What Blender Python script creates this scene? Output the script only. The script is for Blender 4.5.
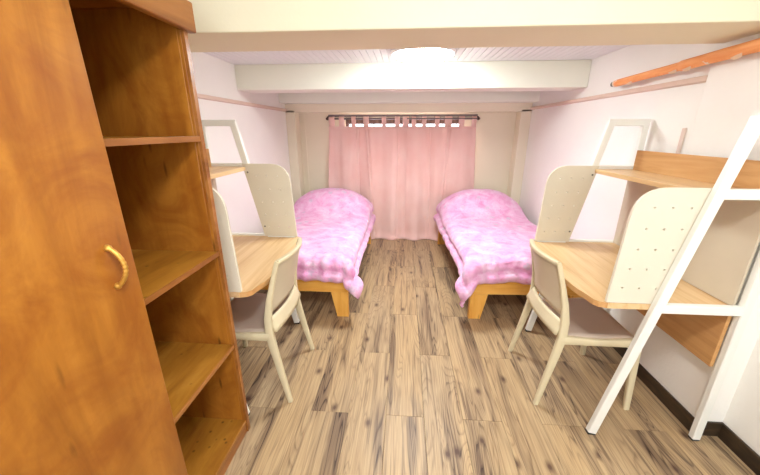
import bpy, bmesh, math, random
from mathutils import Vector, Matrix, noise
random.seed(7)
S = bpy.context.scene
for o in list(bpy.data.objects):
    bpy.data.objects.remove(o, do_unlink=True)
COL = S.collection

# ------------------------------------------------------------------ camera
cam_d = bpy.data.cameras.new('camera')
cam_d.sensor_width = 36.0
cam_d.lens = 328.0 / 760.0 * 36.0
cam_d.clip_start = 0.02
cam = bpy.data.objects.new('camera', cam_d)
COL.objects.link(cam)
S.camera = cam
PITCH = math.atan2(107.5, 328.0)
YAW = math.atan2(25.0, math.hypot(328.0, 107.5))
cam.location = (0, 0, 1.5)
cam.rotation_euler = (math.pi / 2 - PITCH, 0, YAW)

# ------------------------------------------------------------------ world, exposure
W = bpy.data.worlds.new('sky')
S.world = W
W.use_nodes = True
bg = W.node_tree.nodes['Background']
bg.inputs[0].default_value = (0.86, 0.93, 1.0, 1)
bg.inputs[1].default_value = 4.5
S.view_settings.view_transform = 'Standard'
S.view_settings.look = 'None'
S.view_settings.gamma = 1.0
S.view_settings.use_curve_mapping = False
S.view_settings.exposure = 1.0
LAMP_FAR = 37.0
LAMP_NEAR = 36.0

def portal(loc, sx, sz, faces):
    # daylight portal set in a window opening
    l = bpy.data.lights.new('window_daylight', 'AREA')
    l.shape = 'RECTANGLE'; l.size = sx; l.size_y = sz
    l.cycles.is_portal = True
    o = bpy.data.objects.new('window_daylight', l); COL.objects.link(o)
    o.location = loc
    o.rotation_euler = (math.pi / 2 if faces > 0 else -math.pi / 2, 0, 0)
portal((-0.02, 4.72, 1.19), 1.56, 0.94, -1)
portal((0.3, -2.28, 1.5), 2.2, 1.3, 1)  # sky portal for the added fill-light window in the rear wall

# ------------------------------------------------------------------ materials
def srgb(r, g, b):
    f = lambda c: (c / 255 / 12.92) if c / 255 <= 0.04045 else ((c / 255 + 0.055) / 1.055) ** 2.4
    return (f(r), f(g), f(b), 1)

class NT:
    def __init__(s, name):
        s.m = bpy.data.materials.new(name)
        s.m.use_nodes = True
        s.t = s.m.node_tree
        s.b = s.t.nodes['Principled BSDF']
        s.out = s.t.nodes['Material Output']
    def n(s, typ, **kw):
        nd = s.t.nodes.new(typ)
        for k, v in kw.items():
            if k.startswith('i_'):
                key = k[2:]
                key = int(key) if key.isdigit() else key
                nd.inputs[key].default_value = v
            else:
                setattr(nd, k, v)
        return nd
    def l(s, a, b):
        s.t.links.new(a, b)
    def coords(s, scale=(1, 1, 1), rand=0.0, rot=(0, 0, 0)):
        tc = s.n('ShaderNodeTexCoord')
        mp = s.n('ShaderNodeMapping')
        mp.inputs['Scale'].default_value = scale
        mp.inputs['Rotation'].default_value = rot
        s.l(tc.outputs['Object'], mp.inputs['Vector'])
        if rand:
            oi = s.n('ShaderNodeObjectInfo')
            mu = s.n('ShaderNodeVectorMath', operation='SCALE')
            cx = s.n('ShaderNodeCombineXYZ')
            for k in range(3):
                mm = s.n('ShaderNodeMath', operation='MULTIPLY')
                mm.inputs[1].default_value = rand * (1, 1.7, 0.6)[k]
                s.l(oi.outputs['Random'], mm.inputs[0])
                s.l(mm.outputs[0], cx.inputs[k])
            s.l(cx.outputs[0], mp.inputs['Location'])
        return mp.outputs[0]
    def noise(s, vec, scale, detail=3, rough=0.55, dist=0.0):
        nd = s.n('ShaderNodeTexNoise')
        nd.inputs['Scale'].default_value = scale
        nd.inputs['Detail'].default_value = detail
        nd.inputs['Roughness'].default_value = rough
        nd.inputs['Distortion'].default_value = dist
        if vec is not None: s.l(vec, nd.inputs['Vector'])
        return nd.outputs['Fac']
    def ramp(s, fac, stops, interp='LINEAR'):
        nd = s.n('ShaderNodeValToRGB')
        nd.color_ramp.interpolation = interp
        e = nd.color_ramp.elements
        while len(e) < len(stops): e.new(0.5)
        for k, (p, c) in enumerate(stops):
            e[k].position = p
            e[k].color = c if len(c) == 4 else (*c, 1)
        s.l(fac, nd.inputs[0])
        return nd.outputs[0]
    def mix(s, fac, a, b, mode='MIX'):
        nd = s.n('ShaderNodeMix', data_type='RGBA', blend_type=mode)
        for sock, v in ((nd.inputs[0], fac), (nd.inputs[6], a), (nd.inputs[7], b)):
            if hasattr(v, 'links') or hasattr(v, 'is_output'): s.l(v, sock)
            else: sock.default_value = v
        return nd.outputs[2]
    def bump(s, h, strength=0.2, dist=0.01):
        nd = s.n('ShaderNodeBump')
        nd.inputs['Strength'].default_value = strength
        nd.inputs['Distance'].default_value = dist
        s.l(h, nd.inputs['Height'])
        s.l(nd.outputs[0], s.b.inputs['Normal'])
    def fin(s, col=None, rough=0.5, spec=0.4, metal=0.0):
        if col is not None:
            if hasattr(col, 'is_output'): s.l(col, s.b.inputs['Base Color'])
            else: s.b.inputs['Base Color'].default_value = col
        s.b.inputs['Roughness'].default_value = rough
        s.b.inputs['Specular IOR Level'].default_value = spec
        s.b.inputs['Metallic'].default_value = metal
        return s.m

G = lambda v: (v, v, v, 1)

def mat_paint(name, c, rough=0.6, var=0.05, bump=0.25, bscale=60):
    t = NT(name)
    v = t.coords()
    f = t.noise(v, 2.2, 4)
    d = tuple(x * (1 - var) for x in c[:3]) + (1,)
    col = t.ramp(f, [(0.35, d), (0.65, c)])
    t.bump(t.noise(v, bscale, 4), bump, 0.004)
    return t.fin(col, rough, 0.3)

def mat_wood(name, light, mid, dark, scale=(30, 1.6, 30), rough=0.45, spec=0.4, blot=0.0, rand=3.0, blotcol=None, bump=0.08):
    t = NT(name)
    v = t.coords(scale, rand)
    g = t.noise(v, 1.0, 6, 0.6, 0.6)
    col = t.ramp(g, [(0.28, dark), (0.5, mid), (0.72, light)])
    if blot:
        v2 = t.coords((2.2, 1.6, 1.6), rand)
        b = t.noise(v2, 2.0, 6, 0.65, 1.8)
        f = t.ramp(b, [(0.42, G(0)), (0.68, G(blot))])
        col = t.mix(f, col, blotcol or dark)
        v3 = t.coords((26, 26, 5), rand)
        sp = t.n('ShaderNodeTexVoronoi')
        t.l(v3, sp.inputs['Vector']); sp.inputs['Scale'].default_value = 0.9
        gate = t.ramp(t.noise(t.coords((3, 3, 2), rand), 1.5, 2), [(0.52, G(0)), (0.6, G(1))])
        k0 = t.ramp(sp.outputs['Distance'], [(0.08, G(0.8)), (0.2, G(0))])
        km = t.n('ShaderNodeMath', operation='MULTIPLY'); t.l(k0, km.inputs[0]); t.l(gate, km.inputs[1])
        k = km.outputs[0]
        col = t.mix(k, col, tuple(x * 0.35 for x in dark[:3]) + (1,))
    t.bump(g, bump, 0.002)
    return t.fin(col, rough, spec)

def mat_floor():
    t = NT('floor_planks')
    v0 = t.coords((1, 1, 1), 37.0)
    # cathedral figure: rings squeezed across the plank and pulled along it
    v = t.coords((7.0, 0.55, 1), 37.0)
    n1 = t.noise(v, 1.0, 2, 0.5, 0.7)
    mul = t.n('ShaderNodeMath', operation='MULTIPLY', i_1=24.0); t.l(n1, mul.inputs[0])
    fr = t.n('ShaderNodeMath', operation='FRACT'); t.l(mul.outputs[0], fr.inputs[0])
    lines = t.ramp(fr.outputs[0], [(0.0, G(1)), (0.10, G(0.75)), (0.3, G(0.1)), (0.85, G(0.0)), (1.0, G(0.5))])
    # wide dark streaks
    vs = t.coords((10.0, 0.75, 1), 23.0)
    st = t.ramp(t.noise(vs, 1.0, 4, 0.6, 0.3), [(0.50, G(0)), (0.64, G(1))])
    # fine fibre
    vf = t.coords((150, 4.0, 1), 11.0)
    fib = t.noise(vf, 1.0, 3, 0.6)
    base = t.ramp(fib, [(0.3, srgb(148, 119, 85)), (0.7, srgb(206, 180, 140))])
    tone = t.ramp(t.noise(t.coords((3.0, 0.6, 1), 51.0), 1.0, 2), [(0.35, srgb(206, 173, 127)), (0.65, srgb(187, 162, 128))])
    bright = t.mix(0.5, base, tone)
    c = t.mix(t.ramp(lines, [(0, G(0.0)), (1, G(0.38))]), bright, srgb(104, 76, 54))
    c = t.mix(t.ramp(st, [(0, G(0)), (1, G(0.62))]), c, srgb(98, 74, 62))
    sl = t.n('ShaderNodeMath', operation='MULTIPLY'); t.l(st, sl.inputs[0]); t.l(lines, sl.inputs[1])
    c = t.mix(sl.outputs[0], c, srgb(50, 34, 28))
    vt = t.coords((60, 1.6, 1), 17.0)
    thin = t.ramp(t.noise(vt, 1.0, 3, 0.6, 0.4), [(0.56, G(0)), (0.70, G(0.65))])
    c = t.mix(thin, c, srgb(84, 60, 48))
    # knots
    vk = t.coords((1.25, 0.72, 1), 29.0)
    vo = t.n('ShaderNodeTexVoronoi', voronoi_dimensions='2D'); t.l(vk, vo.inputs['Vector']); vo.inputs['Scale'].default_value = 2.7
    k = t.ramp(vo.outputs['Distance'], [(0.018, G(0.85)), (0.040, G(0.5)), (0.085, G(0))])
    c = t.mix(k, c, srgb(78, 50, 42))
    oi = t.n('ShaderNodeObjectInfo')
    c = t.mix(1.0, c, t.ramp(oi.outputs['Random'], [(0, G(0.93)), (1, G(1.0))]), 'MULTIPLY')
    t.bump(fib, 0.12, 0.001)
    return t.fin(c, 0.42, 0.35)

def mat_comforter():
    t = NT('comforter_print')
    v = t.coords((1, 1, 1), 9.0)
    a = t.noise(v, 9, 5, 0.6, 0.5)
    c = t.ramp(a, [(0.3, srgb(226, 144, 190)), (0.5, srgb(236, 178, 213)), (0.72, srgb(244, 212, 232))])
    vo = t.n('ShaderNodeTexVoronoi'); t.l(v, vo.inputs['Vector']); vo.inputs['Scale'].default_value = 7.0
    wob = t.noise(v, 45, 3, 0.6)
    ad = t.n('ShaderNodeMath', operation='MULTIPLY_ADD'); ad.inputs[1].default_value = 0.55; t.l(wob, ad.inputs[0]); t.l(vo.outputs['Distance'], ad.inputs[2])
    k = t.ramp(ad.outputs[0], [(0.42, G(0.7)), (0.52, G(0))])
    c = t.mix(k, c, srgb(206, 186, 206))
    vo2 = t.n('ShaderNodeTexVoronoi'); t.l(v, vo2.inputs['Vector']); vo2.inputs['Scale'].default_value = 24.0
    k2 = t.ramp(vo2.outputs['Distance'], [(0.12, G(0.55)), (0.2, G(0))])
    c = t.mix(k2, c, srgb(232, 120, 190))
    t.bump(t.noise(v, 22, 4), 0.7, 0.016)
    t.b.inputs['Sheen Weight'].default_value = 0.25
    return t.fin(c, 0.85, 0.15)

def mat_curtain():
    t = NT('curtain_fabric')
    v = t.coords((1, 1, 1), 5.0)
    f = t.noise(v, 3, 4)
    c = t.ramp(f, [(0.3, srgb(246, 200, 190)), (0.7, srgb(250, 214, 205))])
    w = t.noise(t.coords((400, 400, 120)), 1.0, 2)
    t.bump(w, 0.15, 0.001)
    m = t.fin(c, 0.9, 0.1)
    tr = t.n('ShaderNodeBsdfTranslucent')
    t.l(c, tr.inputs['Color'])
    mx = t.n('ShaderNodeMixShader'); mx.inputs[0].default_value = 0.08
    t.l(t.b.outputs[0], mx.inputs[1]); t.l(tr.outputs[0], mx.inputs[2]); t.l(mx.outputs[0], t.out.inputs[0])
    return m

def mat_glass():
    t = NT('window_glass')
    a = t.n('ShaderNodeBsdfTransparent'); g = t.n('ShaderNodeBsdfGlossy'); g.inputs['Roughness'].default_value = 0.03
    mx = t.n('ShaderNodeMixShader'); mx.inputs[0].default_value = 0.07
    t.l(a.outputs[0], mx.inputs[1]); t.l(g.outputs[0], mx.inputs[2]); t.l(mx.outputs[0], t.out.inputs[0])
    return t.m

def mat_emit(name, col, strength):
    t = NT(name)
    t.b.inputs['Emission Color'].default_value = col
    t.b.inputs['Emission Strength'].default_value = strength
    return t.fin(G(0.9), 0.4)

def mat_plain(name, c, rough=0.5, spec=0.4, metal=0.0, bump=0.0, bs=200):
    t = NT(name)
    v = t.coords()
    f = t.noise(v, 5.0, 3)
    col = t.ramp(f, [(0.3, tuple(x * 0.95 for x in c[:3]) + (1,)), (0.7, c)])
    if bump: t.bump(t.noise(v, bs, 2), bump, 0.001)
    return t.fin(col, rough, spec, metal)

def mat_rod():
    t = NT('orange_rod_wrap')
    v = t.coords((60, 6, 60))
    f = t.noise(v, 1.0, 4)
    c = t.ramp(f, [(0.3, srgb(240, 150, 84)), (0.6, srgb(250, 174, 112))])
    w = t.ramp(t.noise(t.coords((26, 9, 26)), 1.0, 3, 0.6), [(0.66, G(0)), (0.68, G(1))])
    return t.fin(t.mix(w, c, srgb(246, 226, 206)), 0.55, 0.3)

M = dict(
    wall=mat_paint('wall_paint', srgb(248, 244, 236), 0.65, 0.03),
    beam=mat_paint('beam_paint', srgb(243, 242, 226), 0.6, 0.03, 0.18),
    beam1=mat_paint('cream_beam_paint', srgb(240, 232, 204), 0.6, 0.03, 0.18),
    board=mat_paint('ceiling_board_paint', srgb(242, 245, 244), 0.5, 0.02, 0.1),
    backw=mat_paint('cream_panel_paint', srgb(240, 229, 204), 0.6, 0.03, 0.12),
    trim=mat_paint('moulding_paint', srgb(226, 200, 182), 0.5, 0.04, 0.1),
    base=mat_wood('dark_baseboard', srgb(84, 66, 44), srgb(62, 48, 34), srgb(40, 31, 24), (6, 6, 30), 0.4),
    floor=mat_floor(),
    slab=mat_plain('joint_dark', srgb(70, 54, 42), 0.9),
    ward=mat_wood('varnished_plywood', srgb(190, 130, 50), srgb(170, 108, 36), srgb(134, 78, 22), (7, 7, 1.1), 0.32, 0.45, 0.7, 3.0, srgb(136, 72, 18)),
    wardh=mat_wood('varnished_shelf', srgb(184, 132, 52), srgb(166, 112, 36), srgb(134, 82, 24), (14, 2.2, 14), 0.38, 0.4, 0.35, 3.0, srgb(150, 92, 30)),
    wardedge=mat_wood('varnished_edge', srgb(176, 118, 60), srgb(156, 98, 44), srgb(126, 74, 30), (12, 1.5, 12), 0.35, 0.4),
    brass=mat_plain('brass', srgb(206, 156, 70), 0.4, 0.5, 0.6),
    desk=mat_wood('desk_laminate', srgb(232, 200, 154), srgb(224, 188, 138), srgb(204, 162, 110), (26, 1.3, 26), 0.4, 0.35, 0, 4.0),
    deske=mat_wood('desk_edge_band', srgb(214, 168, 114), srgb(204, 154, 98), srgb(184, 134, 80), (20, 1.6, 20), 0.45, 0.3),
    white=mat_plain('white_steel', srgb(242, 241, 232), 0.35, 0.45),
    peg=mat_plain('cream_board', srgb(226, 217, 196), 0.5, 0.35),
    backp=mat_plain('taupe_board', srgb(206, 192, 168), 0.5, 0.3),
    black=mat_plain('black_plastic', srgb(30, 30, 32), 0.6),
    bolt=mat_plain('bolt_steel', srgb(120, 116, 108), 0.4, 0.5, 0.6),
    chair=mat_plain('cream_resin', srgb(220, 206, 170), 0.45, 0.35, 0, 0.1),
    seat=mat_plain('taupe_resin', srgb(200, 180, 162), 0.55, 0.3, 0, 0.25, 320),
    cback=mat_plain('pale_taupe_resin', srgb(210, 195, 168), 0.55, 0.3, 0, 0.25, 320),
    pine=mat_wood('bed_pine', srgb(248, 196, 106), srgb(242, 180, 84), srgb(222, 150, 58), (24, 24, 1.6), 0.42, 0.4, 0.25, 5.0, srgb(216, 140, 52)),
    pineh=mat_wood('bed_pine_rail', srgb(248, 196, 106), srgb(242, 180, 84), srgb(222, 150, 58), (1.6, 1.6, 26), 0.42, 0.4, 0.2, 5.0, srgb(216, 140, 52)),
    comf=mat_comforter(),
    matt=mat_plain('mattress_cloth', srgb(235, 220, 228), 0.9, 0.1),
    tag=mat_plain('white_tag', srgb(248, 248, 248), 0.7),
    curt=mat_curtain(),
    rodd=mat_wood('dark_rod', srgb(96, 66, 56), srgb(78, 52, 46), srgb(56, 38, 34), (3, 30, 30), 0.45),
    rail=mat_plain('grey_rail', srgb(128, 112, 112), 0.45, 0.4),
    frame=mat_wood('window_frame_wood', srgb(110, 84, 70), srgb(92, 68, 58), srgb(70, 50, 44), (20, 20, 2), 0.5),
    glass=mat_glass(),
    orange=mat_rod(),
    flap=mat_plain('torn_wrap', srgb(238, 206, 176), 0.6),
    capm=mat_plain('grey_cap', srgb(120, 112, 104), 0.5, 0.4, 0.3),
    lampring=mat_plain('lamp_ring', srgb(245, 245, 245), 0.4),
    lampfar=mat_emit('lamp_glow_far', (0.90, 0.97, 1.0, 1), LAMP_FAR),
    lampnear=mat_emit('lamp_glow_near', (0.98, 0.99, 1.0, 1), LAMP_NEAR),
    duct=mat_paint('duct_plastic', srgb(226, 205, 192), 0.5, 0.02, 0.05),
)

# ------------------------------------------------------------------ mesh helpers
class B:
    """collects shapes of ONE part in a bmesh"""
    def __init__(s): s.bm = bmesh.new()
    def box(s, x0, x1, y0, y1, z0, z1, bev=0.0):
        r = bmesh.ops.create_cube(s.bm, size=1.0)
        vs = r['verts']
        for v in vs:
            v.co = Vector(((x0 + x1) / 2 + v.co.x * (x1 - x0), (y0 + y1) / 2 + v.co.y * (y1 - y0), (z0 + z1) / 2 + v.co.z * (z1 - z0)))
        if bev:
            es = {e for v in vs for e in v.link_edges}
            bmesh.ops.bevel(s.bm, geom=list(es), offset=bev, segments=2, profile=0.5, affect='EDGES')
        return s
    def prism(s, outline, axis, a0, a1, holes=(), bev=0.0):
        """2D outline (and holes) extruded along an axis ('x','y','z')"""
        def p3(u, v, a):
            return {'x': (a, u, v), 'y': (u, a, v), 'z': (u, v, a)}[axis]
        bm = s.bm
        es = []
        for loop in [outline] + list(holes):
            vs = [bm.verts.new(p3(u, v, a0)) for u, v in loop]
            es += [bm.edges.new((vs[k], vs[(k + 1) % len(vs)])) for k in range(len(vs))]
        r = bmesh.ops.triangle_fill(bm, use_beauty=True, use_dissolve=False, edges=es)
        fs = [f for f in r['geom'] if isinstance(f, bmesh.types.BMFace)]
        ex = bmesh.ops.extrude_face_region(bm, geom=fs)
        off = Vector(p3(0, 0, a1 - a0))
        for g in ex['geom']:
            if isinstance(g, bmesh.types.BMVert): g.co += off
        bmesh.ops.recalc_face_normals(bm, faces=list(bm.faces))
        return s
    def sweep(s, path, secs, ref=(0, 1, 0), n=4, rnd=False):
        """section (half along ref, half across) swept along the path"""
        bm = s.bm
        path = [Vector(p) for p in path]
        ref = Vector(ref)
        rings = []
        for k, p in enumerate(path):
            t = (path[min(k + 1, len(path) - 1)] - path[max(k - 1, 0)]).normalized()
            u = (ref - t * ref.dot(t)).normalized()
            w = t.cross(u)
            a, b = secs[k] if isinstance(secs, list) else secs
            ring = []
            if rnd:
                for q in range(n):
                    an = 2 * math.pi * q / n
                    ring.append(bm.verts.new(p + u * a * math.cos(an) + w * b * math.sin(an)))
            else:
                c = 0.25
                for (i, j) in ((1, 1 - c), (1 - c, 1), (-1 + c, 1), (-1, 1 - c), (-1, -1 + c), (-1 + c, -1), (1 - c, -1), (1, -1 + c)):
                    m = min(a, b)
                    ii = math.copysign(a - (1 - abs(i)) * m, i); jj = math.copysign(b - (1 - abs(j)) * m, j)
                    ring.append(bm.verts.new(p + u * ii + w * jj))
            rings.append(ring)
        for r0, r1 in zip(rings, rings[1:]):
            m = len(r0)
            for q in range(m):
                bm.faces.new((r0[q], r0[(q + 1) % m], r1[(q + 1) % m], r1[q]))
        bm.faces.new(rings[0]); bm.faces.new(rings[-1])
        bmesh.ops.recalc_face_normals(bm, faces=list(bm.faces))
        return s
    def lathe(s, prof, c=(0, 0, 0), n=48):
        bm = s.bm
        rings = []
        for r, z in prof:
            if r < 1e-5: rings.append([bm.verts.new((c[0], c[1], c[2] + z))])
            else: rings.append([bm.verts.new((c[0] + r * math.cos(2 * math.pi * k / n), c[1] + r * math.sin(2 * math.pi * k / n), c[2] + z)) for k in range(n)])
        for a, b in zip(rings, rings[1:]):
            for k in range(n):
                k2 = (k + 1) % n
                if len(a) == 1 and len(b) == 1: continue
                if len(a) == 1: bm.faces.new((a[0], b[k], b[k2]))
                elif len(b) == 1: bm.faces.new((a[k], a[k2], b[0]))
                else: bm.faces.new((a[k], a[k2], b[k2], b[k]))
        bmesh.ops.recalc_face_normals(bm, faces=list(bm.faces))
        return s
    def grid(s, fn, nu, nv):
        bm = s.bm
        g = [[bm.verts.new(fn(u / nu, v / nv)) for v in range(nv + 1)] for u in range(nu + 1)]
        for u in range(nu):
            for v in range(nv):
                bm.faces.new((g[u][v], g[u + 1][v], g[u + 1][v + 1], g[u][v + 1]))
        bmesh.ops.recalc_face_normals(bm, faces=list(bm.faces))
        return s
    def build(s, name, mat, parent=None, smooth=False, mirror=False, loc=None):
        if mirror:
            for v in s.bm.verts: v.co.x = -v.co.x
            bmesh.ops.reverse_faces(s.bm, faces=list(s.bm.faces))
        me = bpy.data.meshes.new(name)
        s.bm.to_mesh(me); s.bm.free()
        o = bpy.data.objects.new(name, me)
        me.materials.append(M[mat])
        if smooth:
            for p in me.polygons: p.use_smooth = True
            if smooth is not True:
                me.set_sharp_from_angle(angle=math.radians(smooth))
        COL.objects.link(o)
        if parent: o.parent = parent
        if loc: o.location = loc
        return o

def tag(o, label, cat=None, group=None, kind=None):
    if label: o['label'] = label
    if cat: o['category'] = cat
    if group: o['group'] = group
    if kind: o['kind'] = kind
    return o

def thing(name, label, cat, loc=(0, 0, 0), rz=0.0, group=None, kind=None):
    o = bpy.data.objects.new(name, None)
    o.empty_display_size = 0.1
    COL.objects.link(o)
    o.location = loc; o.rotation_euler = (0, 0, rz)
    return tag(o, label, cat, group, kind)

def dup(root, loc, rz):
    def cp(o, par):
        c = o.copy(); COL.objects.link(c)
        if par: c.parent = par
        for ch in [q for q in bpy.data.objects if q.parent == o]:
            cp(ch, c)
        return c
    r = cp(root, None)
    r.location = loc; r.rotation_euler = (0, 0, rz)
    return r

def rounded(pts, radii, seg=8):
    """polygon with rounded corners"""
    out = []
    n = len(pts)
    for k in range(n):
        p = Vector(pts[k]); a = Vector(pts[k - 1]); b = Vector(pts[(k + 1) % n]); r = radii[k]
        if r <= 0: out.append(tuple(p)); continue
        da = (a - p).normalized(); db = (b - p).normalized()
        p0 = p + da * r; p1 = p + db * r
        for q in range(seg + 1):
            t = q / seg
            out.append(tuple((1 - t) ** 2 * p0 + 2 * t * (1 - t) * p + t * t * p1))
    return out

# ------------------------------------------------------------------ the room
XL, XR, XN = -1.55, 1.55, 1.65      # left wall, right wall, right wall near the camera
YB, YR = 4.62, -2.2                 # window wall, wall behind the camera
ZC, ZN = 2.06, 2.45                 # low ceiling, ceiling before the big beam

# floor and its planks
fl = B().box(XL - 0.1, XN + 0.1, YR - 0.1, YB + 0.1, -0.12, -0.012).build('floor', 'slab')
tag(fl, 'brown wood-look plank floor with dark knots and streaks', 'floor', kind='structure')
PW, PL = 0.21, 1.05
pm = {}
for k in range(-8, 9):
    x0 = -0.07 + k * PW; x1 = x0 + PW
    x0 = max(x0, XL); x1 = min(x1, XN)
    if x1 - x0 < 0.02: continue
    y = (1.42 if k % 2 == 0 else 1.95) - 4 * PL
    while y < YB:
        y0, y1 = max(y, YR), min(y + PL, YB)
        if y1 - y0 > 0.02:
            key = (round(x1 - x0, 3), round(y1 - y0, 3))
            if key not in pm:
                hx, hy = (x1 - x0) / 2 - 0.0006, (y1 - y0) / 2 - 0.0006
                o = B().box(-hx, hx, -hy, hy, -0.012, 0.0, 0.0012).build('plank', 'floor', fl)
                pm[key] = o.data
            else:
                o = bpy.data.objects.new('plank', pm[key]); COL.objects.link(o); o.parent = fl
            o.location = ((x0 + x1) / 2, (y0 + y1) / 2, 0)
        y += PL

# walls
wl = B().box(XL - 0.1, XL, YR, YB, -0.1, ZN).build('wall_left', 'wall')
tag(wl, 'white plastered wall behind the wardrobe', 'wall', kind='structure')
wr = B().box(XR, XR + 0.12, 1.96, YB, -0.1, ZN).build('wall_right', 'wall')
tag(wr, 'white plastered wall below the orange rod', 'wall', kind='structure')
B().box(1.53, XR + 0.12, 1.42, 1.96, -0.1, ZN, 0.004).build('pillar', 'wall', wr)
B().box(XN, XN + 0.05, YR, 1.42, -0.1, ZN).build('recessed_wall', 'wall', wr)
b = B()
b.box(XL - 0.1, -0.8, YR - 0.1, YR, -0.1, ZN); b.box(1.4, XN + 0.1, YR - 0.1, YR, -0.1, ZN)
b.box(-0.8, 1.4, YR - 0.1, YR, -0.1, 0.85); b.box(-0.8, 1.4, YR - 0.1, YR, 2.15, ZN)
wre = b.build('wall_rear', 'wall')
w2 = thing('added_window', 'wide white framed window added for light opposite the curtained one', 'window', (0.3, YR - 0.05, 0.85), kind='structure')  # added window, never in view, lets in fill daylight from behind the camera
for z0, z1 in ((0, 0.05), (1.25, 1.3)):
    B().box(-1.1, 1.1, -0.025, 0.025, z0, z1).build('rail', 'white', w2)
for x in (-1.1, -0.4, 0.36, 1.06):
    B().box(x, x + 0.04, -0.025, 0.025, 0.05, 1.25).build('stile', 'white', w2)
for x0, x1 in ((-1.06, -0.4), (-0.36, 0.36), (0.4, 1.06)):
    B().box(x0, x1, -0.003, 0.003, 0.05, 1.25).build('pane', 'glass', w2)
tag(wre, 'plain white wall closing the room opposite the window', 'wall', kind='structure')
WX0, WX1, WZ0, WZ1 = -0.80, 0.76, 0.72, 1.66
b = B()
b.box(XL, WX0, YB, YB + 0.12, -0.1, ZC); b.box(WX1, XR, YB, YB + 0.12, -0.1, ZC)
b.box(WX0, WX1, YB, YB + 0.12, -0.1, WZ0); b.box(WX0, WX1, YB, YB + 0.12, WZ1, ZC)
wb = b.build('wall_back', 'backw')
tag(wb, 'cream panelled wall around the curtained window', 'wall', kind='structure')
B().box(1.425, XR, 4.44, YB, -0.01, 1.74, 0.003).build('corner_post', 'backw', wb)
B().box(XL, -1.43, 4.44, YB, -0.01, 1.74, 0.003).build('corner_post', 'backw', wb)
# upright joint strips of the panelled wall
for x in (-1.36,):
    B().box(x - 0.012, x + 0.012, YB - 0.012, YB, 0.0, 1.7, 0.003).build('joint_strip', 'backw', wb)

# window behind the curtain
win = thing('window_1', 'dark framed window hidden behind the pink curtains', 'window', ((WX0 + WX1) / 2, YB + 0.06, WZ0), kind='structure')
ww = (WX1 - WX0) / 2; wh = WZ1 - WZ0
B().box(-ww, ww, -0.03, 0.03, wh - 0.085, wh).build('head_rail', 'frame', win)
B().box(-ww, ww, -0.03, 0.03, 0, 0.05).build('sill_rail', 'frame', win)
for x in (-ww, -0.02, ww - 0.04):
    B().box(x, x + 0.04, -0.03, 0.03, 0.05, wh - 0.085).build('stile', 'frame', win)
for x0, x1 in ((-ww + 0.04, -0.02), (0.02, ww - 0.04)):
    B().box(x0, x1, -0.003, 0.003, 0.05, wh - 0.085).build('pane', 'glass', win)

# ceilings and beams
ce = B().box(XL - 0.1, XN + 0.1, YR - 0.1, 1.75, ZN, ZN + 0.08).build('ceiling', 'board')
tag(ce, 'white boarded ceiling crossed by cream beams', 'ceiling', kind='structure')
B().box(XL, XR, 1.75, YB, ZC + 0.012, ZC + 0.08).build('low_ceiling', 'board', ce)
b = B()
x = XL
while x < XR - 0.001:
    b.box(x + 0.002, min(x + 0.052, XR) - 0.002, 1.9, YB, ZC, ZC + 0.014, 0.0015)
    x += 0.052
bo = b.build('board_lining', 'board', ce); bo['kind'] = 'stuff'
B().box(XL, XN, 1.57, 1.93, 1.90, ZN, 0.006).build('beam', 'beam1', ce)
B().box(XL, XR, 3.19, 3.46, 1.848, ZC, 0.006).build('beam', 'beam', ce)
B().box(XL, XR, 4.24, 4.44, 1.815, ZC, 0.005).build('beam', 'beam', ce)
B().box(XL, XR, 4.44, YB, 1.715, ZC, 0.004).build('lintel', 'backw', ce)

# mouldings and baseboards
def moulding(name, x0, x1, y0, y1, z, label):
    o = B().prism([(x0, z - 0.018), (x1, z - 0.012), (x1, z + 0.012), (x0, z + 0.018)], 'y', y0, y1).build(name, 'trim')
    return tag(o, label, 'moulding', kind='structure')
moulding('trim_1', XL, XL + 0.022, YR, 4.44, 1.742, 'pale pink moulding running along the wall behind the wardrobe')
moulding('trim_2', XR, XR - 0.022, 1.96, 4.44, 1.752, 'pale pink moulding running below the orange rod')
bb = B().box(XR - 0.012, XR, 1.96, 4.44, 0, 0.085, 0.002)
bb = bb.build('baseboard_right', 'base'); tag(bb, 'dark brown baseboard below the desk beside the orange rod', 'baseboard', kind='structure')
B().box(1.518, 1.53, 1.408, 1.96, 0, 0.085, 0.002).build('board', 'base', bb)
B().box(1.53, XN, 1.408, 1.42, 0, 0.085, 0.002).build('board', 'base', bb)
B().box(XN - 0.012, XN, YR, 1.408, 0, 0.085, 0.002).build('board', 'base', bb)
bl = B().box(XL, XL + 0.012, YR, 4.44, 0, 0.085, 0.002).build('baseboard_left', 'base')
tag(bl, 'dark brown baseboard behind the wardrobe', 'baseboard', kind='structure')

# ------------------------------------------------------------------ ceiling lamps
def lamp(loc, r, mat, label):
    t = thing('ceiling_lamp', label, 'lamp', loc)
    B().lathe([(0, 0), (r * 1.02, 0), (r * 1.04, -0.012), (r * 1.0, -0.028), (r * 0.97, -0.03), (r * 0.97, -0.004), (0, -0.004)]).build('rim', 'lampring', t, 40)
    prof = [(r * 0.96 * math.cos(a), -0.012 - 0.065 * math.sin(a)) for a in [k * math.pi / 2 / 10 for k in range(10)]] + [(0, -0.077)]
    B().lathe(prof).build('diffuser', mat, t, True)
    return t
lamp((0.12, 2.76, ZC), 0.235, 'lampfar', 'round white flush ceiling lamp lit between the beams')
lamp((0.25, 0.1, ZN), 0.24, 'lampnear', 'round white flush ceiling lamp on the higher ceiling before the big beam')

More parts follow.
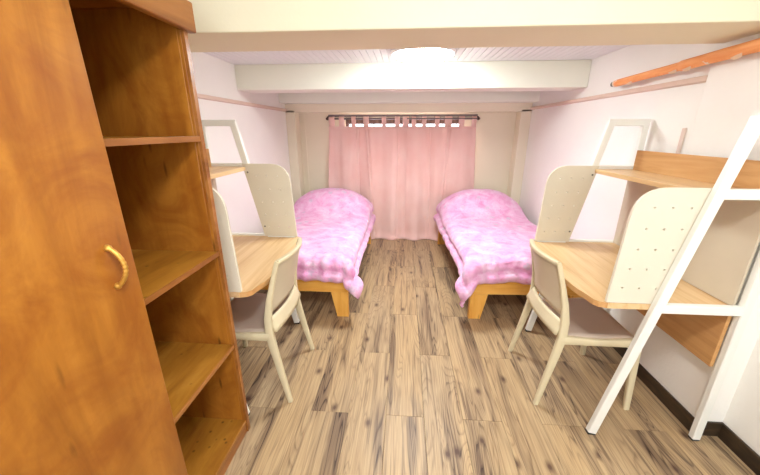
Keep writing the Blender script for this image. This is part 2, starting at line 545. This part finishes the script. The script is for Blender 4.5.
# ------------------------------------------------------------------ wardrobe
def wardrobe():
    XF, XBk = -0.785, -1.385
    Y0, Y1 = 0.205, 1.285
    cx, cy = (XF + XBk) / 2, (Y0 + Y1) / 2
    t = thing('wardrobe', 'orange-brown varnished plywood wardrobe with one door and open shelves', 'wardrobe', (cx, cy, 0))
    def p(name, mat, x0, x1, y0, y1, z0, z1, par=t, bev=0.002, label=None):
        o = B().box(x0 - cx, x1 - cx, y0 - cy, y1 - cy, z0, z1, bev).build(name, mat, par)
        if label: o['label'] = label
        return o
    p('side_panel', 'ward', XBk, XF - 0.022, Y0, Y0 + 0.02, 0.0, 1.904)
    p('side_panel', 'ward', XBk, XF - 0.022, Y1 - 0.022, Y1, 0.0, 1.904)
    p('face_stile', 'ward', XF - 0.022, XF - 0.009, Y1 - 0.022, Y1, 0.0, 1.90)
    p('divider', 'ward', XBk + 0.012, XF - 0.022, 0.80, 0.818, 0.076, 1.904)
    p('face_stile', 'ward', XF - 0.022, XF - 0.009, 0.79, 0.818, 0.076, 1.90)
    p('back_panel', 'ward', XBk, XBk + 0.012, Y0 + 0.02, Y1 - 0.022, 0.02, 1.904)
    p('bottom_panel', 'wardh', XBk + 0.012, XF, Y0 + 0.02, Y1 - 0.022, 0.058, 0.076)
    p('kick_board', 'wardedge', XF - 0.03, XF - 0.004, Y0 + 0.02, Y1 - 0.022, 0.0, 0.058)
    for z in (0.535, 1.005, 1.477):
        s = p('shelf', 'wardh', XBk + 0.012, XF - 0.004, 0.818, Y1 - 0.022, z - 0.018, z)
        p('edge_strip', 'wardedge', XF - 0.004, XF + 0.001, 0.818, Y1 - 0.022, z - 0.019, z + 0.001, s, 0.001)
    p('edge_strip', 'wardedge', XF - 0.009, XF + 0.004, Y1 - 0.022, Y1, 0.0, 1.832, t, 0.001)
    p('top_panel', 'ward', XBk, XF - 0.021, Y0, Y1, 1.905, 1.923)
    p('cornice', 'wardedge', XF - 0.008, XF + 0.022, Y0 - 0.02, Y1 + 0.03, 1.833, 1.93, t, 0.005)
    p('cornice', 'wardedge', XBk, XF - 0.008, Y1 + 0.001, Y1 + 0.03, 1.833, 1.93, t, 0.004)
    d = p('door', 'ward', XF, XF + 0.018, Y0 + 0.002, 0.822, 0.06, 1.831, t, 0.003)
    # arched rope-pattern brass pull
    pts, sec = [], []
    for k in range(41):
        a = k / 40
        z = 1.098 + 0.112 * a
        x = XF + 0.016 + 0.036 * math.sin(math.pi * a) ** 0.6
        y = 0.748 + 0.004 * math.sin(math.pi * a)
        pts.append((x - cx, y - cy, z))
        r = 0.0064 + 0.0007 * math.cos(a * math.pi * 20) * math.sin(math.pi * a) + (0.003 if k in (0, 1, 39, 40) else 0)
        sec.append((r, r))
    h = B().sweep(pts, sec, (0, 1, 0), 10, True).build('handle', 'brass', d, True)
    h['label'] = 'arched brass pull with a twisted grip'
    return t
wardrobe()

# ------------------------------------------------------------------ desks
def desk(loc, mirror, label):
    """local frame: wall towards +x, user at -x; y from -0.46 (this side) to 0.46"""
    t = thing('study_desk', label, 'desk', loc)
    C = (1.23, 1.84)
    X = lambda x: x - C[0]
    Y = lambda y: y - C[1]
    bd = lambda bb_, n, m, par=t, sm=False: bb_.build(n, m, par, sm, mirror)
    for (yn, nm) in ((1.385, 'near'), (2.30, 'far')):
        f0, f1 = Vector((X(1.0), Y(yn), 0.012)), Vector((X(1.303), Y(yn), 1.545))
        leg = bd(B().sweep([f0, f1], (0.016, 0.021)), 'front_leg', 'white')
        bd(B().box(X(1.0) - 0.02, X(1.0) + 0.02, Y(yn) - 0.014, Y(yn) + 0.014, 0.0, 0.014, 0.003), 'foot_cap', 'black', leg)
        leg = bd(B().sweep([(X(1.506), Y(yn), 0.012), (X(1.508), Y(yn), 1.545)], (0.016, 0.019)), 'rear_leg', 'white')
        bd(B().box(X(1.506) - 0.018, X(1.506) + 0.018, Y(yn) - 0.014, Y(yn) + 0.014, 0.0, 0.014, 0.003), 'foot_cap', 'black', leg)
        for z, n in ((1.545, 'top_rail'), (1.258, 'shelf_rail'), (0.742, 'desk_rail')):
            xf = 1.0 + (1.303 - 1.0) * (z - 0.012) / 1.533
            e = 0.02 if z > 1.5 else 0.0
            bd(B().sweep([(X(xf - e), Y(yn), z), (X(1.507 + e), Y(yn), z)], (0.0155, 0.021)), n, 'white')
    # worktop with bowed front
    yA, yB = 1.402, 2.284
    out = [(X(1.487), Y(yA)), (X(1.487), Y(yB)), (X(0.932), Y(yB))]
    prof = [(0.0, 0.945), (0.010, 0.912), (0.03, 0.897), (0.06, 0.892), (0.095, 0.885), (0.13, 0.875), (0.17, 0.869), (0.23, 0.866), (0.5, 0.866)]
    def front(d):
        for (d0, x0), (d1, x1) in zip(prof, prof[1:]):
            if d <= d1: return x0 + (x1 - x0) * (d - d0) / (d1 - d0)
        return prof[-1][1]
    ds = [0.004, 0.01, 0.02, 0.03, 0.045, 0.06, 0.08, 0.095, 0.112, 0.13, 0.15, 0.17, 0.2, 0.23, 0.3]
    L_ = yB - yA
    for d in ds + [L_ - q for q in reversed(ds)]:
        out.append((X(front(min(d, L_ - d))), Y(yB - d)))
    out.append((X(0.945), Y(yA)))
    top = bd(B().prism(out, 'z', 0.722, 0.750), 'desktop', 'desk')
    # edge band: the outline again, a hair proud
    band = [(u - 0.0015, v) for (u, v) in out[2:]]
    bm = B()
    vs = [[bm.bm.verts.new((u, v, z)) for (u, v) in band] for z in (0.7225, 0.7495)]
    for k in range(len(band) - 1):
        bm.bm.faces.new((vs[0][k], vs[0][k + 1], vs[1][k + 1], vs[1][k]))
    bd(bm, 'edge_band', 'deske', top)
    # shelf with apron, back panel, modesty panel
    bd(B().box(X(1.245), X(1.487), Y(yA), Y(yB), 1.232, 1.257, 0.002), 'shelf', 'desk')
    bd(B().box(X(1.472), X(1.487), Y(yA), Y(2.262), 1.257, 1.378, 0.002), 'shelf_apron', 'deske')
    bd(B().box(X(1.470), X(1.482), Y(yA), Y(yB), 0.752, 1.231, 0.001), 'back_panel', 'backp')
    bd(B().box(X(1.469), X(1.487), Y(yA), Y(yB), 0.430, 0.721, 0.002), 'modesty_panel', 'deske')
    # perforated partitions inside each side frame
    lx = lambda z: 1.0 + 0.303 * (z - 0.012) / 1.533 + 0.016
    ol = rounded([(0.934, 0.752), (lx(0.752), 0.752), (lx(1.278), 1.278), (0.955, 1.278)], [0.004, 0, 0, 0.13], 10)
    holes = []
    for r in range(5):
        for c in range(3):
            z = 1.195 - r * 0.092
            x = 1.035 + c * 0.072 - r * 0.012
            if x < lx(z) - 0.02:
                holes.append([(X(x + 0.0052 * math.cos(2 * math.pi * q / 8)), z + 0.0052 * math.sin(2 * math.pi * q / 8)) for q in range(8)])
    ol = [(X(u), v) for u, v in ol]
    for y0, y1, ys in ((1.4025, 1.4165, 1), (2.269, 2.283, -1)):
        pt = bd(B().prism(ol, 'y', Y(y0), Y(y1), holes), 'partition', 'peg')
        yy = Y(y1) if ys > 0 else Y(y0)
        for z in (1.22, 0.83):
            bo_ = B().sweep([(X(lx(z) - 0.022), yy - 0.001, z), (X(lx(z) - 0.022), yy + ys * 0.004, z)], (0.006, 0.006), (0, 0, 1), 10, True)
            bd(bo_, 'bolt', 'bolt', pt)
        bd(B().box(X(0.95), X(1.14), min(yy, yy + ys * 0.008), max(yy, yy + ys * 0.008), 0.7505, 0.757), 'clip_strip', 'white', pt)
    return t
desk((1.23, 1.84, 0), False, 'white ladder-frame desk with wood top standing below the orange rod')
desk((-1.085, 1.815, 0), True, 'white ladder-frame desk with wood top standing next to the wardrobe').scale = (1.05, 1, 1)

# ------------------------------------------------------------------ chairs
def chair():
    """faces +x"""
    t = thing('stacking_chair', 'cream resin chair with taupe seat tucked under the desk below the orange rod', 'chair', group='matching desk chairs')
    for s in (-1, 1):
        back = [(-0.250, 0.240, 0.0), (-0.218, 0.233, 0.16), (-0.182, 0.226, 0.34), (-0.165, 0.221, 0.44), (-0.163, 0.216, 0.53),
                (-0.176, 0.207, 0.63), (-0.200, 0.198, 0.73), (-0.228, 0.190, 0.83), (-0.236, 0.188, 0.855)]
        secs = [(0.011, 0.012), (0.012, 0.016), (0.013, 0.020), (0.014, 0.022), (0.013, 0.020), (0.012, 0.016), (0.011, 0.013), (0.010, 0.012), (0.010, 0.011)]
        B().sweep([(x, s * y, z) for x, y, z in back], secs).build('back_leg', 'chair', t, 50)
        fr = [(0.248, 0.238, 0.0), (0.236, 0.232, 0.2), (0.224, 0.226, 0.38), (0.215, 0.223, 0.445)]
        B().sweep([(x, s * y, z) for x, y, z in fr], [(0.013, 0.014), (0.014, 0.017), (0.015, 0.021), (0.015, 0.022)]).build('front_leg', 'chair', t, 50)
        B().sweep([(-0.165, s * 0.222, 0.425), (0.03, s * 0.224, 0.418), (0.222, s * 0.224, 0.425)], [(0.014, 0.024), (0.013, 0.017), (0.014, 0.024)]).build('side_rail', 'chair', t, 50)
    def seat(u, v):
        x = -0.155 + 0.395 * u; y = (v * 2 - 1) * 0.212
        z = 0.447 - 0.014 * math.sin(math.pi * u) * (1 - (2 * v - 1) ** 2) - 0.02 * max(0, (u - 0.85) / 0.15) ** 2
        return (x, y, z)
    o = B().grid(seat, 14, 12).build('seat', 'seat', t, True)
    m = o.modifiers.new('thickness', 'SOLIDIFY'); m.thickness = 0.018; m.offset = -1
    B().sweep([(0.226, -0.215, 0.415), (0.232, 0, 0.41), (0.226, 0.215, 0.415)], (0.012, 0.018), (1, 0, 0)).build('front_rail', 'chair', t, 50)
    def prof(z):
        zs = [0.44, 0.53, 0.63, 0.73, 0.83, 0.86]; xs = [-0.165, -0.163, -0.176, -0.200, -0.228, -0.238]; ys = [0.221, 0.216, 0.207, 0.198, 0.190, 0.187]
        for k in range(5):
            if z <= zs[k + 1]:
                q = (z - zs[k]) / (zs[k + 1] - zs[k]); return xs[k] + q * (xs[k + 1] - xs[k]), ys[k] + q * (ys[k + 1] - ys[k])
        return xs[-1], ys[-1]
    def back(u, v):
        zb = 0.552 + 0.026 * math.sin(math.pi * u)
        z = zb + (0.842 - zb) * v
        x, y = prof(z); q = 2 * u - 1
        return (x - 0.040 * (1 - q * q), q * (y - 0.006), z)
    o = B().grid(back, 16, 12).build('backrest', 'cback', t, True)
    m = o.modifiers.new('thickness', 'SOLIDIFY'); m.thickness = 0.010; m.offset = 0
    top = []
    for k in range(17):
        q = k / 8 - 1; x, y = prof(0.85)
        top.append((x - 0.040 * (1 - q * q), q * y, 0.849 + 0.006 * (1 - q * q)))
    B().sweep(top, (0.011, 0.012), (0, 0, 1)).build('top_rail', 'chair', t, 50)
    def low(u, v):
        q = 2 * u - 1; z = 0.448 + 0.082 * v
        x, y = prof(z)
        return (x - 0.030 * (1 - q * q) * (0.6 + 0.4 * v) - 0.034 * (1 - v), q * (y - 0.004), z)
    o = B().grid(low, 14, 4).build('lower_rail', 'white', t, True)
    o.data.materials[0] = M['chair']
    m = o.modifiers.new('thickness', 'SOLIDIFY'); m.thickness = 0.014; m.offset = 0
    return t
ch = chair()
ch.location = (1.034, 1.80, 0)
c2 = dup(ch, (-0.878, 1.715, 0), math.pi)
c2['label'] = 'cream resin chair with taupe seat tucked under the desk next to the wardrobe'

# ------------------------------------------------------------------ beds
BW, BL = 0.94, 1.92
def bed(loc, rz, mirror, where):
    """local frame: aisle side at x=0, wall side at x=BW, foot at y=0, head at y=BL"""
    t = thing('bed', 'low pine bed frame with tapered legs ' + where, 'bed', loc, rz, 'matching pine beds')
    bd = lambda bb_, n, m, par=t, sm=False: bb_.build(n, m, par, sm, mirror)
    for (y0, y1) in ((0.0, 0.045), (BL - 0.045, BL)):
        for s in (0, 1):
            prof = [(0.0, 0.0), (0.095, 0.0), (0.14, 0.226), (0.0, 0.226)]
            if s: prof = [(BW - u, v) for u, v in prof]
            bd(B().prism(prof, 'y', y0, y1), 'leg', 'pine')
    bd(B().box(0, BW, 0, 0.04, 0.226, 0.345, 0.004), 'foot_rail', 'pineh')
    bd(B().box(0, BW, BL - 0.04, BL, 0.226, 0.345, 0.004), 'head_rail', 'pineh')
    for x in (0.0, BW - 0.03):
        bd(B().box(x, x + 0.03, 0.04, BL - 0.04, 0.226, 0.345, 0.004), 'side_rail', 'pineh')
    for k in range(9):
        y = 0.12 + k * 0.208
        bd(B().box(0.03, BW - 0.03, y, y + 0.09, 0.305, 0.325), 'slat', 'pineh')
    mt = thing('mattress', 'pale mattress hidden under the pink comforter ' + where, 'mattress', loc, rz, 'mattresses under the comforters')
    bd(B().box(0.02, BW - 0.02, 0.045, BL - 0.045, 0.325, 0.475, 0.03), 'mattress_body', 'matt', mt, True)
    # comforter
    cf = thing('comforter', 'puffy pink printed comforter spread over the bed ' + where, 'comforter', loc, rz, 'pink comforters')
    seed = 3.1 if mirror else 8.7
    da, dw, df = 0.21, 0.10, 0.20            # overhang at the aisle, at the wall and at the foot
    S0, S1, T0, T1 = -da, BW + dw, -df, BL - 0.02
    R = 0.07
    def roll(d):
        """overhang distance d -> (outward, down)"""
        if d <= 0: return 0.0, 0.0
        a = min(d / R, math.pi / 2)
        o_, dn = R * math.sin(a), R * (1 - math.cos(a))
        if d > R * math.pi / 2: dn += d - R * math.pi / 2
        return o_, dn
    def surf(u, v):
        s = S0 + (S1 - S0) * u; tt = T0 + (T1 - T0) * v
        ia, iw, jf = R * 0.42, BW - R * 0.55, R * 0.40
        a = max(0, ia - s); w = max(0, s - iw); f = max(0, jf - tt)
        oa, na = roll(a); ow, nw = roll(w); of, nf = roll(f)
        x = min(max(s, ia), iw) - oa + ow * 0.7
        y = max(tt, jf) - of
        dn = max(na, nf) + nw
        if a > 0 and f > 0:
            # the corner of the cover fans out round the bed corner and hangs lower
            th = math.atan2(f, a); d = max(a, f)
            o_, n_ = roll(d + (0.42 if mirror else 0.66) * min(a, f))
            rho = o_ + 0.40 * d * math.sin(2 * th)
            x = ia - math.cos(th) * rho; y = jf - math.sin(th) * rho; dn = n_ + nw
        top = 0.515 + 0.02 * math.sin(math.pi * min(max(s / BW, 0), 1))
        # pillow under the cover
        px = (s - BW * 0.5) / (BW * 0.5); py = (tt - (BL - 0.24)) / 0.30
        h = 1 - 0.58 * min(1, abs(px)) ** 2.6
        e = math.exp(-abs(py) ** 2.4 * 0.9) if py < 0 else 1 - 0.35 * min(1, py / 0.75) ** 2
        hump = 0.265 * h * e * (1 - min(1, (na + nw) / 0.16))
        z = top + hump - dn
        # quilted edge: channel stitched parallel to the hem
        q = min(s - S0, tt - T0)
        puff = 0.0
        if q < 0.095:
            puff = 0.034 * math.sin(math.pi * max(q, 0) / 0.095) ** 0.7 - 0.004
        crease = -0.026 * math.exp(-((q - 0.095) / 0.013) ** 2)
        # soft folds, stronger on the falling cloth
        fall = min(1, (na + nf) / 0.10)
        n1 = noise.noise(Vector((s * 4, tt * 4, seed))) * 0.012 + noise.noise(Vector((s * 11, tt * 11, seed))) * 0.007
        fold = 0.0
        if f > 0 or tt < 0.35:
            kf = min(1, max(0, (0.35 - tt) / 0.35))
            fold += kf * 0.042 * noise.noise(Vector((s * 15, tt * 2.0, seed + 4)))
        if a > 0: fold += 0.016 * noise.noise(Vector((tt * 10, s * 2, seed + 9))) * min(1, a / 0.1)
        out = puff + crease + fold
        if f > 0.05 and f >= a: y -= out
        elif a > 0.05: x -= out
        z += n1 + (1 - fall) * (out * 0.8)
        return (x, y, z)
    o = bd(B().grid(surf, 84, 120), 'cover', 'comf', cf, True)
    m = o.modifiers.new('thickness', 'SOLIDIFY'); m.thickness = 0.022; m.offset = -1 if not mirror else -1
    if mirror:
        bd(B().box(-0.075, -0.045, 0.05, 0.053, 0.262, 0.300), 'care_tag', 'tag', cf)
    return t
bed((0.565, 2.445, 0), math.radians(2.4), False, 'alongside the wall with the orange rod')
bed((-0.44, 2.40, 0), 0.0, True, 'alongside the same wall as the wardrobe')

# ------------------------------------------------------------------ curtains
YC = 4.52
ZT = 1.545
gaps = [(-0.900, -0.844), (-0.776, -0.684), (-0.628, -0.531), (-0.461, -0.295), (-0.240, -0.130), (-0.066, -0.033),
        (0.049, 0.081), (0.139, 0.212), (0.266, 0.375), (0.429, 0.496), (0.585, 0.670), (0.737, 0.830)]
KX = (YC) / 4.4
gaps = [(a * KX, b_ * KX) for a, b_ in gaps]
XA, XM, XZ = -0.975 * KX, 0.004, 0.886 * KX
def curtain(x0, x1, gp, seed, label):
    t = thing('curtain', label, 'curtain', ((x0 + x1) / 2, YC + (0.007 if seed > 2 else 0.0), 0.0), 0, 'pink tab-top curtains')
    xc = (x0 + x1) / 2; w = x1 - x0
    def fold(x, z):
        q = 1 - z / ZT
        amp = 0.016 + 0.018 * q
        return amp * math.sin(x * 21 + 1.0 + 0.7 * math.sin(z * 1.3 + 1.0)) + 0.012 * noise.noise(Vector((x * 14, z * 1.6, 1.0))) + 0.02 * noise.noise(Vector((x * 4, z * 1.1, 4.0)))
    def surf(u, v):
        z = 0.004 + (ZT - 0.004) * v
        x = x0 + w * u
        y = fold(x, z) * (1 - 0.65 * max(0, (v - 0.8) / 0.2))
        # one deep pleat with a dark line
        for pc, dp in pleats:
            d = (x - pc(z))
            y += dp * math.exp(-(d / 0.018) ** 2) * math.copysign(1, d) if abs(d) > 1e-6 else 0
        flare = -0.045 * max(0, 1 - z / 0.12) ** 2
        x += (0.085 * (1 - v)) * ((u - 1) if seed < 2 else u) * (1 if seed > 2 else 1)
        return (x - xc, y + flare, z)
    pleats = [((lambda z: -0.50 + 0.13 * (ZT - z) / ZT), 0.022), ((lambda z: -0.62 + 0.05 * (ZT - z) / ZT), 0.014), ((lambda z: -0.09), 0.012)] if seed < 2 else [((lambda z: 0.575 - 0.11 * (ZT - z) / ZT), 0.024), ((lambda z: 0.33), 0.010)]
    o = B().grid(surf, 110, 60).build('drape', 'curt', t, True)
    m = o.modifiers.new('thickness', 'SOLIDIFY'); m.thickness = 0.003
    B().grid(lambda u, v: (x0 + w * u - xc, fold(x0 + w * u, ZT) * 0.35 - 0.004, ZT - 0.035 + 0.034 * v), 60, 2).build('heading_band', 'curt', t, True)
    # tabs between the gaps, looped over the rod
    ed = [x0] + [g for ab in gp for g in ab] + [x1]
    for k in range(0, len(ed), 2):
        a, b_ = ed[k], ed[k + 1]
        pts = [(0, ZT - 0.02), (-0.006, ZT + 0.05), (-0.016, 1.628), (-0.017, 1.652), (0.0, 1.667), (0.017, 1.652), (0.016, 1.628), (0.006, ZT + 0.05), (0.003, ZT - 0.02)]
        bm = B()
        vs = [[bm.bm.verts.new((x - xc, y, z)) for (y, z) in pts] for x in (a, b_)]
        for q in range(len(pts) - 1):
            bm.bm.faces.new((vs[0][q], vs[1][q], vs[1][q + 1], vs[0][q + 1]))
        o = bm.build('tab', 'curt', t, True)
        m = o.modifiers.new('thickness', 'SOLIDIFY'); m.thickness = 0.002
    return t
curtain(XA, XM + 0.02, gaps[:6], 1.0, 'pink tab-top curtain hanging nearer the bed on the wardrobe side')
curtain(XM - 0.02, XZ, gaps[6:], 5.0, 'pink tab-top curtain hanging nearer the bed on the orange rod side')
rd = thing('curtain_rod', 'dark curtain rod with short finials above the pink curtains', 'curtain rod', (0, YC, 1.64))
B().sweep([(XA - 0.01, 0, 0), (XZ + 0.01, 0, 0)], (0.012, 0.012), (0, 0, 1), 12, True).build('rod', 'rail', rd, True)
for s, x in ((-1, XA - 0.01), (1, XZ + 0.01)):
    B().sweep([(x, 0, 0), (x + s * 0.008, 0, 0), (x + s * 0.016, 0, 0), (x + s * 0.03, 0, 0)], [(0.012, 0.012), (0.02, 0.02), (0.02, 0.02), (0.008, 0.008)], (0, 0, 1), 12, True).build('finial', 'rodd', rd, True)
    B().box(x - 0.012, x + 0.012, 0.0, YB - YC, -0.016, 0.03, 0.003).build('bracket', 'rodd', rd)
B().box(XA - 0.012, XZ + 0.012, 0.022, 0.034, 0.022, 0.052, 0.002).build('rail_strip', 'rail', rd)

# ------------------------------------------------------------------ orange rod under the beam
po = thing('hanging_rod', 'orange wrapped hanging rod with peeling cover under the beam', 'rod', (1.488, 1.9, 1.83))
def tube(y0, y1, z0, z1, r, n, m):
    pts, sec = [], []
    K = 24
    for k in range(K + 1):
        q = k / K; y = y0 + (y1 - y0) * q
        pts.append((0.003 * noise.noise(Vector((0, y * 3, 1))), y - 1.9, z0 + (z1 - z0) * q - 1.83))
        rr = r * (1 + 0.05 * noise.noise(Vector((y * 9, 0, 2)))); sec.append((rr, rr))
    return B().sweep(pts, sec, (0, 0, 1), 14, True).build(n, m, po, True)
RZ = lambda y: 1.833 + (2.0 - y) * 0.028
tube(2.66, 2.05, RZ(2.66), RZ(2.05), 0.0235, 'inner_tube', 'orange')
tube(2.09, 0.90, RZ(2.09), RZ(0.90), 0.0275, 'outer_tube', 'orange')
tube(2.71, 2.655, RZ(2.71), RZ(2.655), 0.017, 'end_cap', 'capm')
tube(2.68, 2.64, RZ(2.68), RZ(2.64), 0.0225, 'worn_end', 'flap')
for y, rr in ((2.50, 0.0235), (2.13, 0.0235), (2.03, 0.0275), (1.76, 0.0275)):
    z = RZ(y) - 1.83
    bm = B()
    vs = [bm.bm.verts.new((-rr * math.sin(an) * (1 + ex), y - 1.9 + dy, z - rr * math.cos(an) * (1 + ex))) for an, dy, ex in ((0.9, -0.03, 0.01), (0.5, 0.035, 0.01), (0.1, 0.03, 0.25), (0.15, 0.0, 0.38), (0.3, -0.022, 0.2))]
    bm.bm.faces.new(vs)
    fo = bm.build('peeling_flap', 'flap', po)
    fo.modifiers.new('thickness', 'SOLIDIFY').thickness = 0.001
for y in (2.60, 1.05):
    x1 = XR if y > 1.96 else XN
    B().box(-0.004, x1 - 1.488, y - 1.9 - 0.008, y - 1.9 + 0.008, -0.008, 0.008, 0.002).build('bracket', 'capm', po)

# ------------------------------------------------------------------ cable duct on the wall
o = B().box(-0.006, 0.006, -0.010, 0.010, 0.0, 0.31, 0.002).build('cable_duct', 'duct')
o.location = (1.544, 2.03, 1.20)
tag(o, 'short pale cable duct standing up behind the desk shelf', 'cable duct')
